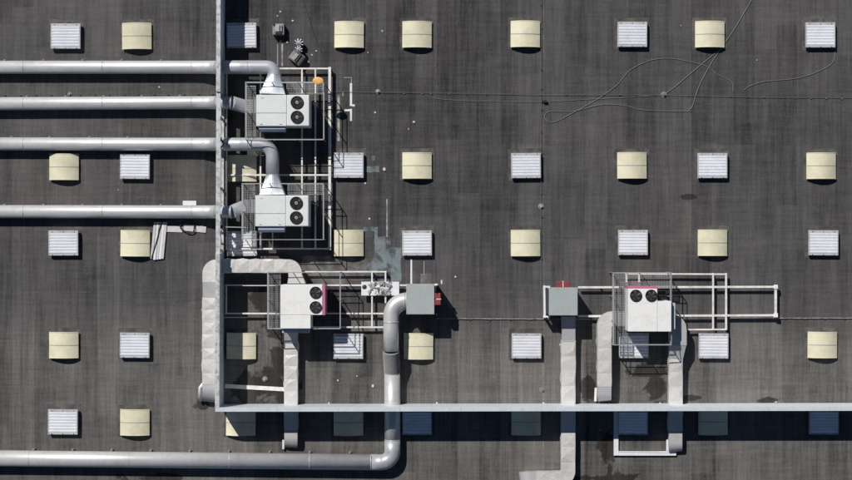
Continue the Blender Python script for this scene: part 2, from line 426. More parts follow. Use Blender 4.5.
def flashing(root):
    pts = []
    for (x0, y0, x1, y1) in ((-.86, -.72, .86, -.72), (.86, -.72, .86, .86), (.86, .86, -.86, .86), (-.86, .86, -.86, -.72)):
        for k in range(6):
            t = k / 6; pts.append((x0 + (x1 - x0) * t + random.uniform(-.02, .02), y0 + (y1 - y0) * t + random.uniform(-.03, .03)))
    n = len(pts)
    MB().add([(x, y, .004) for x, y in pts] + [(x, y, -.01) for x, y in pts], [tuple(range(n))] + [(i, n + i, n + (i + 1) % n, (i + 1) % n) for i in range(n)]).build('flashing', 'flash', root)
def make_dome():
    root = thing('dome_skylight', '', 'skylight', (0, 0, 0), 'cream dome skylights on the flat roof')
    flashing(root)
    MB().box(-.70, -.60, 0, .70, .60, .12).build('curb', 'dark', root)
    n = 16; o = MB(); w, hy, z0, rise = .735, .64, .14, .22
    def zz(x): return z0 + rise * (1 - (x / w) ** 2)
    vs = []
    for i in range(n + 1):
        x = -w + 2 * w * i / n
        vs += [(x, -hy, zz(x)), (x, hy, zz(x)), (x, -hy, .10), (x, hy, .10)]
    fs = []
    for i in range(n):
        q = 4 * i; r = q + 4
        fs += [(q, r, r + 1, q + 1), (q + 2, q + 3, r + 3, r + 2), (q, q + 2, r + 2, r), (q + 1, r + 1, r + 3, q + 3)]
    fs += [(0, 1, 3, 2), (4 * n, 4 * n + 2, 4 * n + 3, 4 * n + 1)]
    dome = o.add(vs, fs).build('dome', 'cream', root, bevel=0.01)
    b = MB(); vs = []
    for i in range(n + 1):
        x = -w * .985 + 2 * w * .985 * i / n
        vs += [(x, -.018, zz(x) + .012), (x, .018, zz(x) + .012), (x, -.018, zz(x) - .02), (x, .018, zz(x) - .02)]
    b.add(vs, fs).build('joint_strip', 'seam', dome)
    for sy in (-1, 1):
        vs = []
        for i in range(n + 1):
            x = -w * 1.0 + 2 * w * i / n
            vs += [(x, sy * (hy - .005) - .022, zz(x) + .010), (x, sy * (hy - .005) + .022, zz(x) + .010), (x, sy * (hy - .005) - .022, zz(x) - .02), (x, sy * (hy - .005) + .022, zz(x) - .02)]
        MB().add(vs, fs).build('edge_trim', 'cream', dome)
    return root

def make_vent():
    root = thing('louvre_vent', '', 'roof vent', (0, 0, 0), 'white louvred vents on the flat roof')
    w, hy = .74, .625
    flashing(root)
    MB().box(-.68, -.57, 0, .68, .57, .24).build('curb', 'dark', root)
    fr = MB()
    fr.box(-w, hy - .13, .14, w, hy, .272)            # head
    fr.box(-w, -hy, .14, w, -hy + .07, .272)          # foot
    fr.box(-w, -hy + .07, .14, -w + .05, hy - .13, .286)
    fr.box(w - .05, -hy + .07, .14, w, hy - .13, .286)
    fr.build('frame', 'ventframe', root, bevel=0.008)
    l = MB(); n = 7; y0, y1 = -hy + .072, hy - .132; p = (y1 - y0) / n
    for i in range(n):
        a = y0 + i * p
        pr = [(a, .20), (a + .002, .258), (a + p * .10, .262), (a + p * .42, .292), (a + p * .50, .296), (a + p * .93, .298), (a + p * .985, .262), (a + p * .99, .20)]
        m_ = len(pr)
        vs = [(-w + .052, y, z) for y, z in pr] + [(w - .052, y, z) for y, z in pr]
        l.add(vs, [(j, j + 1, m_ + j + 1, m_ + j) for j in range(m_ - 1)] + [tuple(range(m_))[::-1], tuple(range(m_, 2 * m_))])
    l.box(-w + .052, y0, .19, w - .052, y1, .201)
    l.build('louvre_panel', 'vent', root)
    for sx in (-.55, 0, .55):
        MB().cyl((sx, -hy + .035, .272), .022, .02, 8).build('bolt', 'dark', root)
        MB().cyl((sx, hy - .065, .272), .022, .02, 8).build('bolt', 'dark', root)
    return root

W, Y_ = 'W', 'Y'
SKY = [
 (65.5, 36, W, 'white louvred vent at the far left end of the top row, above the long ducts'),
 (136.3, 35.8, Y_, 'cream dome skylight in the top row between the left vent and the long wall'),
 (241.5, 35.2, W, 'louvred vent against the wall in the top row, left half in blue shade'),
 (349, 34.3, Y_, 'cream dome skylight in the top row, first to the right of the turbine cowl'),
 (417, 34.2, Y_, 'cream dome skylight in the top row, left one above the thin straight wire'),
 (525.5, 33.8, Y_, 'cream dome skylight in the top row, above the looped end of the cable'),
 (632.3, 34.2, W, 'white louvred vent in the top row above the rising bend of the cable'),
 (710.3, 34, Y_, 'cream dome skylight in the top row with two cables running past its corner'),
 (820.5, 34.8, W, 'white louvred vent at the far right end of the top row, cable hanging below'),
 (63.5, 166.8, Y_, 'cream dome skylight at the far left, touching the shadow of the third duct'),
 (134.8, 166.3, W, 'white louvred vent tucked under the third duct at the left'),
 (241.5, 168.3, Y_, 'cream dome skylight crossed by white beams under the ducts beside the wall'),
 (348.7, 165.2, W, 'white louvred vent beside the right edge of the upper steel frame, second row'),
 (417, 165.5, Y_, 'cream dome skylight in the second row, right of the small teal patch'),
 (526, 165.5, W, 'white louvred vent in the second row above the lone roof drain'),
 (632.3, 165.3, Y_, 'cream dome skylight in the second row below the long cable loop'),
 (712.5, 165.5, W, 'white louvred vent in the second row, right of two cream ones'),
 (821.8, 165.7, Y_, 'cream dome skylight at the right edge of the photo in the second row'),
 (63.3, 243, W, 'white louvred vent at the far left below the fourth duct'),
 (134.7, 243.2, Y_, 'cream dome skylight beside the leaning stack of white planks'),
 (242, 243.5, W, 'louvred vent below the second unit, patterned by lattice shadows'),
 (348.7, 243, Y_, 'cream dome skylight edged by the teal repair patch'),
 (417, 243, W, 'white louvred vent directly above the left grey-green box'),
 (525.7, 243, Y_, 'cream dome skylight in the middle row below the lone roof drain'),
 (633, 242.5, W, 'white louvred vent right above the frame of the right-hand unit'),
 (713, 242.7, Y_, 'cream dome skylight above the double uprights of the right steel frame'),
 (823.5, 242.8, W, 'white louvred vent at the right edge of the photo in the middle row'),
 (63.2, 345.2, Y_, 'cream dome skylight at the far left in the fourth row'),
 (134.6, 345.3, W, 'white louvred vent in the fourth row left of the tall jacketed duct'),
 (241, 346, Y_, 'cream dome skylight below the third unit, left half in wall shade'),
 (348.3, 346.3, W, 'louvred vent under the third unit, upper left corner in square blue shadow'),
 (418.5, 346.3, Y_, 'cream dome skylight right below the left grey-green box, beside the pipe'),
 (526.5, 346, W, 'white louvred vent between the two grey-green boxes, fourth row'),
 (634, 345.6, W, 'pale vent under the right-hand unit, cut by its diagonal shadow'),
 (713.6, 346, W, 'white louvred vent under the lower beam of the right steel frame'),
 (823, 345, Y_, 'cream dome skylight at the right edge of the photo in the fourth row'),
 (62.8, 422, W, 'white louvred vent at the lower left just above the long bottom duct'),
 (134.4, 422.5, Y_, 'cream dome skylight at the lower left just above the long bottom duct'),
 (240.5, 422.7, Y_, 'dome skylight at the wall corner, shaded but for one lit triangle'),
 (348.3, 422.7, Y_, 'shaded cream skylight under the wall between jacketed duct and round pipe'),
 (417, 422.5, W, 'shaded louvred vent under the wall just right of the round pipe'),
 (526.3, 422.3, Y_, 'shaded cream skylight under the wall left of the middle jacketed duct'),
 (633, 422.3, W, 'shaded louvred vent under the wall beside the white L-shaped tray'),
 (713.5, 422, Y_, 'shaded cream skylight under the wall, first right of the right jacketed duct'),
 (824, 422, W, 'shaded louvred vent under the wall at the right edge of the photo'),
]
protoY, protoW = make_dome(), make_vent(); used = {W: False, Y_: False}
for (x, y, k, lab) in SKY:
    loc = P(x, y, 0.27); loc.z = 0
    pr = protoW if k == W else protoY
    if not used[k]: used[k] = True; pr.location = loc; pr['label'] = lab; o = pr
    else: o = dup(pr, loc, lab)
    o.rotation_euler.z = math.radians(random.uniform(-0.5, 0.5))

# ------------------------------------------------------------------ round ducts
def collar(root, p, d, r, mat='galvb', wdt=0.05):
    d = Vector(d).normalized(); p = Vector(p)
    MB().sweep([p - d * wdt / 2, p + d * wdt / 2], circ(r + 0.012)).build('collar', mat, root, smooth=True)

def foot(root, px, py, z, r, py_off):
    b = MB(); a = P(px, py, 0.05)
    b.box(a.x - .07, a.y - r * .8, 0, a.x + .07, a.y + r * 1.18, max(0.03, z - r * 0.92))
    b.box(a.x - .045, a.y + r * 1.02, 0.0, a.x + .045, a.y + r * 1.16, max(.10, z - r * .55))
    b.build('foot', 'lead', root)

R1 = 0.325
def left_duct(label, py, pyw, feet_x):
    """duct coming in from the left edge and rising to pass the wall"""
    root = thing('ventilation_duct', label, 'duct', P(100, py, 0), 'round ducts crossing the wall on the left')
    pts = [P(-150, py - (pyw - py) * .7, .38), P(196, pyw, .38), P(205, pyw, .52), P(217, pyw, .80)]
    MB().sweep(fillet(pts, 1.2, 5), circ(R1)).build('pipe', 'galv', root, smooth=True)
    for x in (-70, 24, 103, 192):
        f = (x + 150) / 346
        yy = (py - (pyw - py) * .7) * (1 - f) + pyw * f
        collar(root, P(x, yy, .38), (1, 0, 0), R1, 'galv', .03)
    for x in feet_x: foot(root, x, py + (pyw - py) * max(0, x) / 217, .38, R1, 0)
    return root
F1 = [5, 44, 83, 122, 161]
d1 = left_duct('topmost round galvanised duct, entering the first unit from above by an elbow', 67.2, 67.2, [-34] + F1)
d2 = left_duct('second round galvanised duct from the top, meeting the left side of the first unit', 103.6, 102.6, [-12, 27, 66, 104, 142, 180])
d3 = left_duct('third round galvanised duct from the top, entering the second unit by an elbow', 143.8, 144.2, [12, 50, 90, 128])
d4 = left_duct('fourth round galvanised duct from the top, above the white planks', 211.5, 211.8, [-34] + F1)

def elbow_to_unit(root, py, xt, y_end, x0, x1, rr):
    a = MB(); z = 1.12
    pts = fillet([P(217, py, .80), P(228, py, 1.02), P(240, py, z), P(xt, py, z), P(xt, y_end - 20, z)], 0.62, 7)
    cut = [p for p in pts]
    a.sweep(cut, circ(rr)).build('elbow', 'galvb', root, smooth=True)
    c = Vector((0, -1, 0))
    collar(root, P(248, py, z), (1, 0, 0), rr, 'galvb', .03)
    # round to square hood down to the unit's top edge
    n = 6; path = []; secs = []
    xm = (x0 + x1) / 2; w = (x1 - x0) * K
    for i in range(n + 1):
        t = i / n
        p = P(xt + (xm - xt) * t, y_end - 20 + 20.5 * t, z + .10 * t)
        path.append(p)
        c0 = circ(rr); r1 = rectn(w, 1.0)
        secs.append([(u0 * (1 - t) + u1 * t, v0 * (1 - t) + v1 * t) for (u0, v0), (u1, v1) in zip(c0, r1)])
    MB().sweep(path, secs).build('transition', 'hoodmetal', root)
    collar(root, path[0], path[1] - path[0], rr, 'galvb', .04)
elbow_to_unit(d1, 67.2, 274.3, 95, 260.5, 286, .335)
elbow_to_unit(d3, 144.2, 272.5, 195.5, 259.5, 286, .325)

def side_to_unit(root, py, dy, px_end):
    z = 1.05
    MB().sweep([P(217, py, .80), P(225, py, z - .05), P(232, py, z)], circ(.30)).build('stub', 'galvb', root, smooth=True)
    path = []; secs = []; n = 6
    for i in range(n + 1):
        t = i / n
        path.append(P(232 + 14 * t, py + dy * t, z + (.62 - z) * t))
        secs.append([(u0 * (1 - t) + u1 * t, v0 * (1 - t) + v1 * t) for (u0, v0), (u1, v1) in zip(circ(.34), rectn(.66, .62))])
    MB().sweep(path, secs).build('transition', 'galvb', root)
    MB().sweep([path[-1], P(px_end + 1, py + dy, .62)], rect(.66, .62)).build('square_inlet', 'foilg', root)
    collar(root, P(231, py, z), (1, 0, 0), .33, 'galvb', .06)
side_to_unit(d2, 102.8, 4.0, 256)
side_to_unit(d4, 211.8, -5.5, 255)

# ------------------------------------------------------------------ long bottom duct with its riser
R2 = 0.40
db = thing('ventilation_duct', 'long round duct along the bottom that turns up to the left grey-green box', 'duct', P(200, 460, 0))
yb = lambda x: 458.3 + (462.3 - 458.3) * x / 380.0
MB().sweep([P(-150, yb(-150), .44), P(372, yb(372), .44)], circ(R2)).build('pipe', 'galv', db, smooth=True)
MB().sweep(fillet([P(371, yb(371), .44), P(392.4, yb(392), .44), P(392.4, 440, .44)], 0.55, 10), circ(R2)).build('elbow', 'galvb', db, smooth=True)
MB().sweep([P(392.4, 441, .44), P(392.2, 372.5, .46)], circ(R2 - .003)).build('riser_pipe', 'galv', db, smooth=True)
fl = MB(); n = 22; pth = []; sec = []
for i in range(2 * n + 1):
    t = i / (2 * n); pth.append(P(392.2 - 1.2 * t, 372.5 - 21.5 * t, .46 + .50 * t)); sec.append(circ(R2 + (0.012 if i % 2 else -0.045)))
fl.sweep(pth, sec).build('flexible_sleeve', 'flex', db)
MB().sweep(fillet([P(391, 351, .96), P(391.0, 330, 1.02), P(391.2, 300.5, 1.02), P(408, 300.5, 1.02)], 0.72, 12), circ(R2 - .02)).build('top_elbow', 'galv', db, smooth=True)
for (x, y, z, d) in ((371, yb(371), .44, (1, 0, 0)), (392.4, 440, .44, (0, 1, 0)), (392.3, 400, .45, (0, 1, 0)), (391, 322, 1.02, (0, 1, 0)), (404.5, 300.5, 1.02, (1, 0, 0))):
    collar(db, P(x, y, z), d, R2 - .008, 'galv', .035)
for x in (-110, 30, 130, 230, 310): collar(db, P(x, yb(x), .44), (1, 0, 0), R2 - .004, 'galv', .025)
for x in (-45, -6, 34, 73, 112, 151, 190, 229, 270, 310, 350): foot(db, x, yb(x) - 1, .44, R2, 0)
for y in (342, 318):
    for x in (386.5, 396.5):
        MB().bar(P(x, y, 0), P(x, y, .72), .05).build('leg', 'steel', db)

# ------------------------------------------------------------------ jacketed rectangular ducts
def panels(mb, a, b, w, h, L=0.62, rnd=0.055, skip=()):
    a = Vector(a); b = Vector(b); d = (b - a); T = d.length; d.normalize()
    r = d.cross(Vector((0, 0, 1))).normalized(); u = r.cross(d)
    n = max(1, round(T / L)); st = []
    for i in range(n + 1):
        c = a + d * (T * i / n + (random.uniform(-.05, .05) if 0 < i < n else 0)); e = random.uniform(-.008, .008)
        st.append([c + r * (w / 2 + e) - u * h / 2, c + r * (w / 2 + e) + u * h / 2, c - r * (w / 2 + e) + u * h / 2, c - r * (w / 2 + e) - u * h / 2])
    for i in range(n):
        A, B = st[i], st[i + 1]
        for j in range(4):
            k = (j + 1) % 4
            cen = (A[j] + A[k] + B[j] + B[k]) / 4
            out = [r, u, -r, -u][j]
            k2 = random.uniform(.35, 1.0) * rnd
            side = (1 if i % 2 else -1) * random.uniform(.25, .85)
            cen = cen + out * k2 + d * random.uniform(-.14, .14) + (r * (w / 2) if j in (1, 3) else u * (h / 2)) * side
            mb.add([A[j], A[k], B[k], B[j], cen], [(0, 1, 4), (1, 2, 4), (2, 3, 4), (3, 0, 4)])
    for Q, s_ in ((st[0], 1), (st[-1], -1)):
        mb.add(Q, [(0, 1, 2, 3)])
    return mb

def flange(root, p, d, w, h, t=0.05, mat='foilg'):
    p = Vector(p); d = Vector(d).normalized()
    MB().sweep([p - d * t / 2, p + d * t / 2], rect(w + .035, h + .035)).build('flange', mat, root)

def turn_down(root, px, py0, py1, z, w, h):
    """rounded end bending down through the roof"""
    p = fillet([P(px, py0, z), P(px, py1 - h / K * .5, z), P(px, py1 - h / K * .5, 0.0)], z * .92, 10)
    MB().sweep(p, rect(w, h)).build('end_bend', 'foilg', root, smooth=False)

# west one: over the wall from the third unit
rd = thing('rectangular_duct', 'jacketed duct from the third unit through the wall, running down outside it', 'duct', P(209, 330, 0))
zc = .86; hh = .56
panels(MB(), P(288.5, 266, zc), P(222, 266, zc), .66, hh, .68).build('straight_run', 'foil', rd)
MB().sweep(fillet([P(288.4, 266, zc), P(295.5, 266, zc), P(295.5, 276, zc)], 0.40, 6), rect(.66, hh)).build('unit_elbow', 'foil', rd)
tr = MB(); tr.sweep([P(295.5, 274.5, zc), P(297, 286, zc)], [rect(.64, hh - .02), rect(.95, hh + .1)])
tr.build('spreader', 'foilg', rd)
MB().sweep(fillet([P(222.2, 266, zc), P(209.8, 266, zc), P(209.8, 282, zc)], 0.36, 7), rect(.66, hh)).build('wall_elbow', 'foil', rd)
MB().sweep([P(209.8, 280.5, zc), P(209.8, 297.5, zc - .1)], [rect(.63, hh), rect(.63, hh)]).build('sleeve', 'foilg', rd)
panels(MB(), P(209.6, 297, zc - .1), P(209.6, 384, zc - .32), .66, hh, .58).build('outer_run', 'foil', rd)
turn_down(rd, 209.6, 383.5, 402, zc - .33, .64, hh)
MB().sweep(fillet([P(204, 383, .55), P(200, 388, .45), P(200, 401, .2)], .15, 4), circ(.085, 10)).build('drain_pipe', 'white', rd, smooth=True)
for y in (310, 350):
    MB().box(P(201.5, y).x, P(0, y + 1.2).y, 0, P(217, y).x, P(0, y - 1.2).y, .2).build('foot', 'lead', rd)

def leg_duct(label, px, y0, y1, w=.68, h=.46, z=.36, ymid=None, drain=True, end=True):
    root = thing('rectangular_duct', label, 'duct', P(px, (y0 + y1) / 2, 0))
    if end:
        panels(MB(), P(px, y0, z), P(px, y1 - 18, z), w, h).build('straight_run', 'foil', root)
        turn_down(root, px, y1 - 18.4, y1, z, w - .03, h)
    return root

d5 = leg_duct('jacketed duct going down from the third unit and under the wall', 291.2, 341, 447.5)
MB().sweep([P(291.2, 330, .62), P(291.2, 342, .37)], rect(.66, .48)).build('spreader', 'foilg', d5)
flange(d5, P(291.2, 341.5, .365), (0, -1, 0), .68, .46)
MB().sweep([P(283.5, 440, .16), P(283.5, 449, .12)], circ(.06, 10)).build('drain_pipe', 'white', d5)

# right-hand unit: west elbow duct and east duct
d6 = thing('rectangular_duct', 'jacketed duct with round shoulder left of the right-hand unit', 'duct', P(604, 360, 0))
MB().sweep(fillet([P(628, 318.5, .68), P(604, 318.5, .68), P(604, 336, .68)], 0.42, 8), rect(.70, .58)).build('elbow', 'foil', d6)
panels(MB(), P(604.1, 335.5, .68), P(604.1, 386, .60), .68, .58, .7).build('straight_run', 'foil', d6)
turn_down(d6, 604.1, 385.5, 401, .60, .66, .54)
MB().sweep([P(596, 388, .3), P(595.5, 401, .2)], circ(.07, 10)).build('drain_pipe', 'white', d6)
d7 = thing('rectangular_duct', 'jacketed duct right of the right-hand unit, running down under the wall', 'duct', P(675, 400, 0))
MB().sweep(fillet([P(670, 322, .78), P(677.5, 322, .78), P(677.5, 345, .75)], 0.37, 6), rect(.82, .5)).build('elbow', 'foilg', d7)
MB().sweep([P(677.5, 343, .74), P(675.3, 358, .5)], [rect(.80, .5), rect(.68, .46)]).build('drop_piece', 'foilg', d7)
panels(MB(), P(675.3, 357, .5), P(675, 431, .30), .68, .44, .8).build('straight_run', 'foil', d7)
turn_down(d7, 675, 430.5, 452, .30, .66, .44)
MB().sweep([P(667.6, 440, .2), P(667.6, 451, .12)], circ(.07, 10)).build('drain_pipe', 'white', d7)

# duct from the right grey-green box
d8 = thing('rectangular_duct', 'jacketed duct from the right grey-green box down to the bottom edge', 'duct', P(568, 400, 0))
MB().sweep([P(568.3, 316, .55), P(568.3, 341, .33)], rect(.66, .46)).build('neck', 'foilg', d8)
panels(MB(), P(568.2, 340, .33), P(567.8, 462, .33), .70, .46, .72).build('straight_run', 'foil', d8)
MB().sweep(fillet([P(567.8, 461.5, .33), P(567.8, 478, .33), P(553, 478, .33)], 0.36, 6), rect(.70, .46)).build('elbow', 'foil', d8)
MB().sweep([P(556, 478, .33), P(536, 478, .33)], rect(.68, .45)).build('side_run', 'foil', d8)
p_ = fillet([P(537, 478, .33), P(524, 478, .33), P(524, 478, 0)], .3, 8)
MB().sweep(p_, rect(.66, .44)).build('end_bend', 'foilg', d8)
flange(d8, P(568.3, 341, .335), (0, -1, 0), .68, .46)

# ------------------------------------------------------------------ steel frames
def frame(label, beams, legs, z=.36, w=.075, group='white steel frames under the rooftop units'):
    x0, y0, x1, y1 = beams[0][:4]
    root = thing('steel_frame', label, 'frame', P((x0 + x1) / 2, (y0 + y1) / 2, 0), group)
    for i, bm in enumerate(beams):
        x0, y0, x1, y1 = bm[:4]; ww = bm[4] if len(bm) > 4 else w
        vert = abs(y1 - y0) > abs(x1 - x0)
        zz = z - (0.0 if vert else .012) - .0006 * i          # crossing members sit at slightly different levels
        MB().bar(P(x0, y0, zz), P(x1, y1, zz), ww, .08).build('beam', 'steel', root)
    for (x, y) in legs:
        MB().bar(P(x, y, 0), P(x, y, z - .03), .06).build('leg', 'steel', root)
    return root
frame('large white steel frame carrying the two upper units beside the wall',
      [(226, 68.5, 331, 68.5), (226, 175, 331, 175, .075), (226, 248.8, 331, 248.8, .08), (329.7, 67, 329.7, 250, .13), (302, 68, 302, 249), (315.4, 68, 315.4, 249),
       (260.5, 68, 260.5, 249), (226.7, 68, 226.7, 250, .07), (272.6, 228, 272.6, 249, .06)],
      [(x, y) for x in (226.7, 260.5, 302, 329.7) for y in (68.5, 120, 175, 215, 248.8)])
frame('white steel frame under the third unit with double uprights at its right end',
      [(303, 271.7, 386.5, 271.7, .07), (225, 285.2, 408, 285.2), (225, 313.5, 384, 313.5), (280, 327.2, 384, 327.2, .075), (372, 271, 372, 328, .075), (385.5, 271, 385.5, 303, .075), (226.3, 285, 226.3, 314, .07)],
      [(x, y) for x in (226.3, 268, 345, 372) for y in (285.2, 313.5)] + [(385.5, 271.7), (372, 271.7), (345, 327)])
fr4 = frame('long white steel frame running right of the right-hand unit',
      [(578, 287.3, 777, 286.8, .10), (578, 316.2, 777, 315.2, .10), (625, 273.7, 727, 274.2, .075), (688, 329.6, 727, 329.4, .075), (713, 273, 713, 330, .08), (726, 273, 726, 330, .09),
       (626.3, 274, 626.3, 288), (639, 274, 639, 288), (775.6, 286, 775.6, 316, .12)],
      [(x, y) for x in (600, 652, 713, 726, 775) for y in (287, 316)] + [(713, 274), (726, 329.5), (652, 274)])
for x, y in ((775.8, 286.8), (775.8, 315.2)):
    MB().bar(P(x, y, .30), P(x, y, .44), .2).build('corner_joint', 'steel', fr4)

# ------------------------------------------------------------------ service platforms with rails
def platform(label, x0, y0, x1, y1, floors, zf=1.03, zr=1.85, posts=None):
    root = thing('service_platform', label, 'platform', P((x0 + x1) / 2, (y0 + y1) / 2, 0), 'grating platforms with guard rails round the units')
    s = .06
    for (a0, b0, a1, b1) in floors:
        g_ = MB()
        A = P(a0, b0, zf); B = P(a1, b1, zf)
        x = A.x
        while x <= B.x: g_.box(x - .0045, B.y, zf - .03, x + .0045, A.y, zf); x += s
        y = B.y
        while y <= A.y: g_.box(A.x, y - .0045, zf - .032, B.x, y + .0045, zf - .003); y += s * 1.5
        g_.build('floor_grating', 'grate', root)
        e = MB()
        for (q0, q1) in (((a0, b0), (a1, b0)), ((a1, b0), (a1, b1)), ((a1, b1), (a0, b1)), ((a0, b1), (a0, b0))):
            e.bar(P(*q0, zf - .04), P(*q1, zf - .04), .025, .05)
        e.build('edge_angle', 'rail', root)
    cs = [(x0, y0), (x1, y0), (x1, y1), (x0, y1)]
    for z in (zr, (zr + zf) / 2 + .02):
        m_ = MB()
        for i in range(4):
            a = P(*cs[i], zr); b = P(*cs[(i + 1) % 4], zr); a.z = b.z = z
            m_.bar(a, b, .032)
        m_.build('guard_rail', 'rail', root)
    for i in range(4):
        a = P(*cs[i], zr); b = P(*cs[(i + 1) % 4], zr); n = max(2, round((b - a).length / 1.3))
        for k in range(n):
            p = a.lerp(b, k / n)
            MB().bar((p.x, p.y, 0), (p.x, p.y, zr), .034).build('post', 'rail', root)
    return root
platform('grating platform with guard rails round the first unit, top of the frame', 245.5, 82, 323.5, 139.3,
         [(245.8, 86, 255.6, 136), (287, 82.6, 323, 94)])
platform('grating platform with guard rails round the second unit, lower in the frame', 242, 183.5, 323.2, 239.6,
         [(242.5, 184, 254.6, 238), (288, 184, 322.8, 194.5)])
platform('grating platform with guard rails round the third unit, the white one with side magenta strip', 267.6, 272.5, 340, 328.8,
         [(268, 273, 280.4, 328)])
platform('grating platform with guard rails round the right-hand unit', 613.5, 272.8, 671.4, 345,
         [(614, 273, 627.4, 344.5), (628, 273, 671, 285.8)])

# ------------------------------------------------------------------ air handling units
def fan(root, px, py, z, r, hub_light=True):
    c = P(px, py, z + .05); c.z = z
    g_ = MB(); g_.ring((c.x, c.y, z + .001), r * .93, r * 1.05, .05)
    f = g_.build('fan_cowl', 'black', root, smooth=False)
    MB().cyl((c.x, c.y, z + .004), r * .94, .004, 28).build('fan_well', 'black', f)
    b = MB()
    rot = random.uniform(0, 6)
    for k in range(5):
        a0 = rot + k * 2 * math.pi / 5
        v = []
        for (rr, da, zz) in ((.22, -.25, .034), (.22, .35, .012), (.86, .5, .010), (.90, .05, .034)):
            v.append((c.x + r * rr * math.cos(a0 + da), c.y + r * rr * math.sin(a0 + da), z + zz))
        v2 = [(q[0], q[1], q[2] - .004) for q in v]
        b.add(v + v2, [(0, 1, 2, 3), (7, 6, 5, 4), (0, 4, 5, 1), (1, 5, 6, 2), (2, 6, 7, 3), (3, 7, 4, 0)])
    b.build('fan_blades', 'black' if hub_light else 'blade', f)
    MB().cyl((c.x, c.y, z + .02), r * (.24 if hub_light else .16), .03, 16).build('fan_hub', 'unit' if hub_light else 'blade', f, smooth=True)
    gr = MB()
    for q in (.42, .60, .78): gr.ring((c.x, c.y, z + .048), r * q - .004, r * q + .004, .006)
    for k in range(6):
        a0 = k * math.pi / 6
        gr.bar((c.x - r * .95 * math.cos(a0), c.y - r * .95 * math.sin(a0), z + .057), (c.x + r * .95 * math.cos(a0), c.y + r * .95 * math.sin(a0), z + .057), .006)
    gr.build('fan_guard', 'dark', f)

ZT = 2.1
def unit_feet(root, x0, y0, x1, y1):
    for x in (x0 + 3, x1 - 3):
        for y in (y0 + 3, y1 - 3):
            a = P(x, y, .4); MB().box(a.x - .08, a.y - .08, .37, a.x + .08, a.y + .08, .48).build('foot', 'dark', root)

def unit_a(label, x0, y0, x1, y1, ys, xs, fans, hood, group):
    root = thing('air_conditioning_unit', label, 'air conditioner', P((x0 + x1) / 2, (y0 + y1) / 2, .4), group)
    # fan section full depth, service section in two lids with a joint between
    MB().pbox(xs + .15, y0, x1, y1, .46, ZT).build('fan_section', 'unit', root, bevel=.045)
    MB().pbox(x0, y0, xs, ys - .18, .46, ZT + .004).build('rear_panel', 'unit', root, bevel=.02)
    MB().pbox(x0, ys + .18, xs, y1, .46, ZT - .006).build('front_panel', 'unit', root, bevel=.02)
    MB().pbox(x0 + .4, y0 + .4, x1 - .4, y1 - .4, .44, ZT - .05).build('inner_casing', 'seam', root)
    for (fx, fy) in fans: fan(root, fx, fy, ZT, .30, True)
    a = P(hood[0], hood[1], 1.9); b = P(hood[2], hood[3], 1.9)
    h_ = MB(); yA = P(0, y1, ZT).y
    yb_ = b.y
    h_.add([(a.x, yA, 1.98), (b.x, yA, 1.98), (b.x, yb_ + .12, 1.96), (a.x, yb_ + .12, 1.96), (a.x, yb_, 1.72), (b.x, yb_, 1.72), (a.x, yA, 1.1), (b.x, yA, 1.1), (a.x, yb_, 1.35), (b.x, yb_, 1.35)],
           [(0, 3, 2, 1), (3, 4, 5, 2), (4, 8, 9, 5), (8, 6, 7, 9), (0, 6, 8, 4, 3), (1, 2, 5, 9, 7)])
    h_.build('rain_hood', 'hood', root)
    s = MB()
    for k in range(4):
        s.box(a.x + .05, yb_ - .004, 1.38 + k * .08, b.x - .05, yb_ - .012, 1.42 + k * .08)
    s.build('hood_louvre', 'dark', root)
    # access handles and screws on the lids
    for (hx, hy_) in ((x0 + 5, y1 - 2), (xs - 6, y1 - 2), (x0 + 6, y0 + 3)):
        q = P(hx, hy_, ZT); MB().box(q.x - .06, q.y - .012, ZT - .01, q.x + .06, q.y + .012, ZT + .02).build('handle', 'seam', root)
    unit_feet(root, x0, y0, x1, y1)
    return root
UG = 'air conditioning units on the roof'
unit_a('uppermost pale unit with two black fans, fed from above by the topmost duct', 256.2, 94.8, 309.3, 126.0, 113.2, 286.5,
       [(297, 102.3), (297, 117)], (259, 126, 285, 131.6), UG)
unit_a('second pale unit with two black fans, standing lower in the big steel frame', 255.3, 195.4, 308.6, 226.3, 213.8, 285.5,
       [(296.2, 203), (296.2, 217.6)], (258.3, 226.5, 284.3, 232.2), UG)

def inner_seam(mb, a, b, z, w=.012): mb.bar(P(*a, z), P(*b, z), w, .006)

u3 = thing('air_conditioning_unit', 'third unit, white and L-shaped with a magenta strip on its right side', 'air conditioner', P(303, 306, .4), UG)
MB().pbox(280.6, 284.9, 322.4, 315, .46, ZT).build('fan_section', 'unitw', u3, bevel=.02)
MB().pbox(280.6, 315.1, 310.6, 328.6, .46, ZT - .01).build('service_section', 'unitw', u3, bevel=.02)
MB().pbox(322.6, 285.2, 325.2, 315.2, .5, ZT - .03).build('side_guard', 'pink', u3, bevel=.01, label='magenta guard strip down the right side')
s = MB(); inner_seam(s, (294.5, 286), (294.5, 314), ZT + .002); inner_seam(s, (307, 286), (307, 314), ZT + .002)
s.build('panel_joint', 'unit', u3)
for y in (292.6, 307.2): fan(u3, 315.6, y, ZT, .28, False)
b_ = MB(); b_.pbox(282, 329, 309.3, 333, 1.3, 1.75); b_.build('rain_hood', 'hood', u3, bevel=.02)
unit_feet(u3, 281, 285, 322, 327)

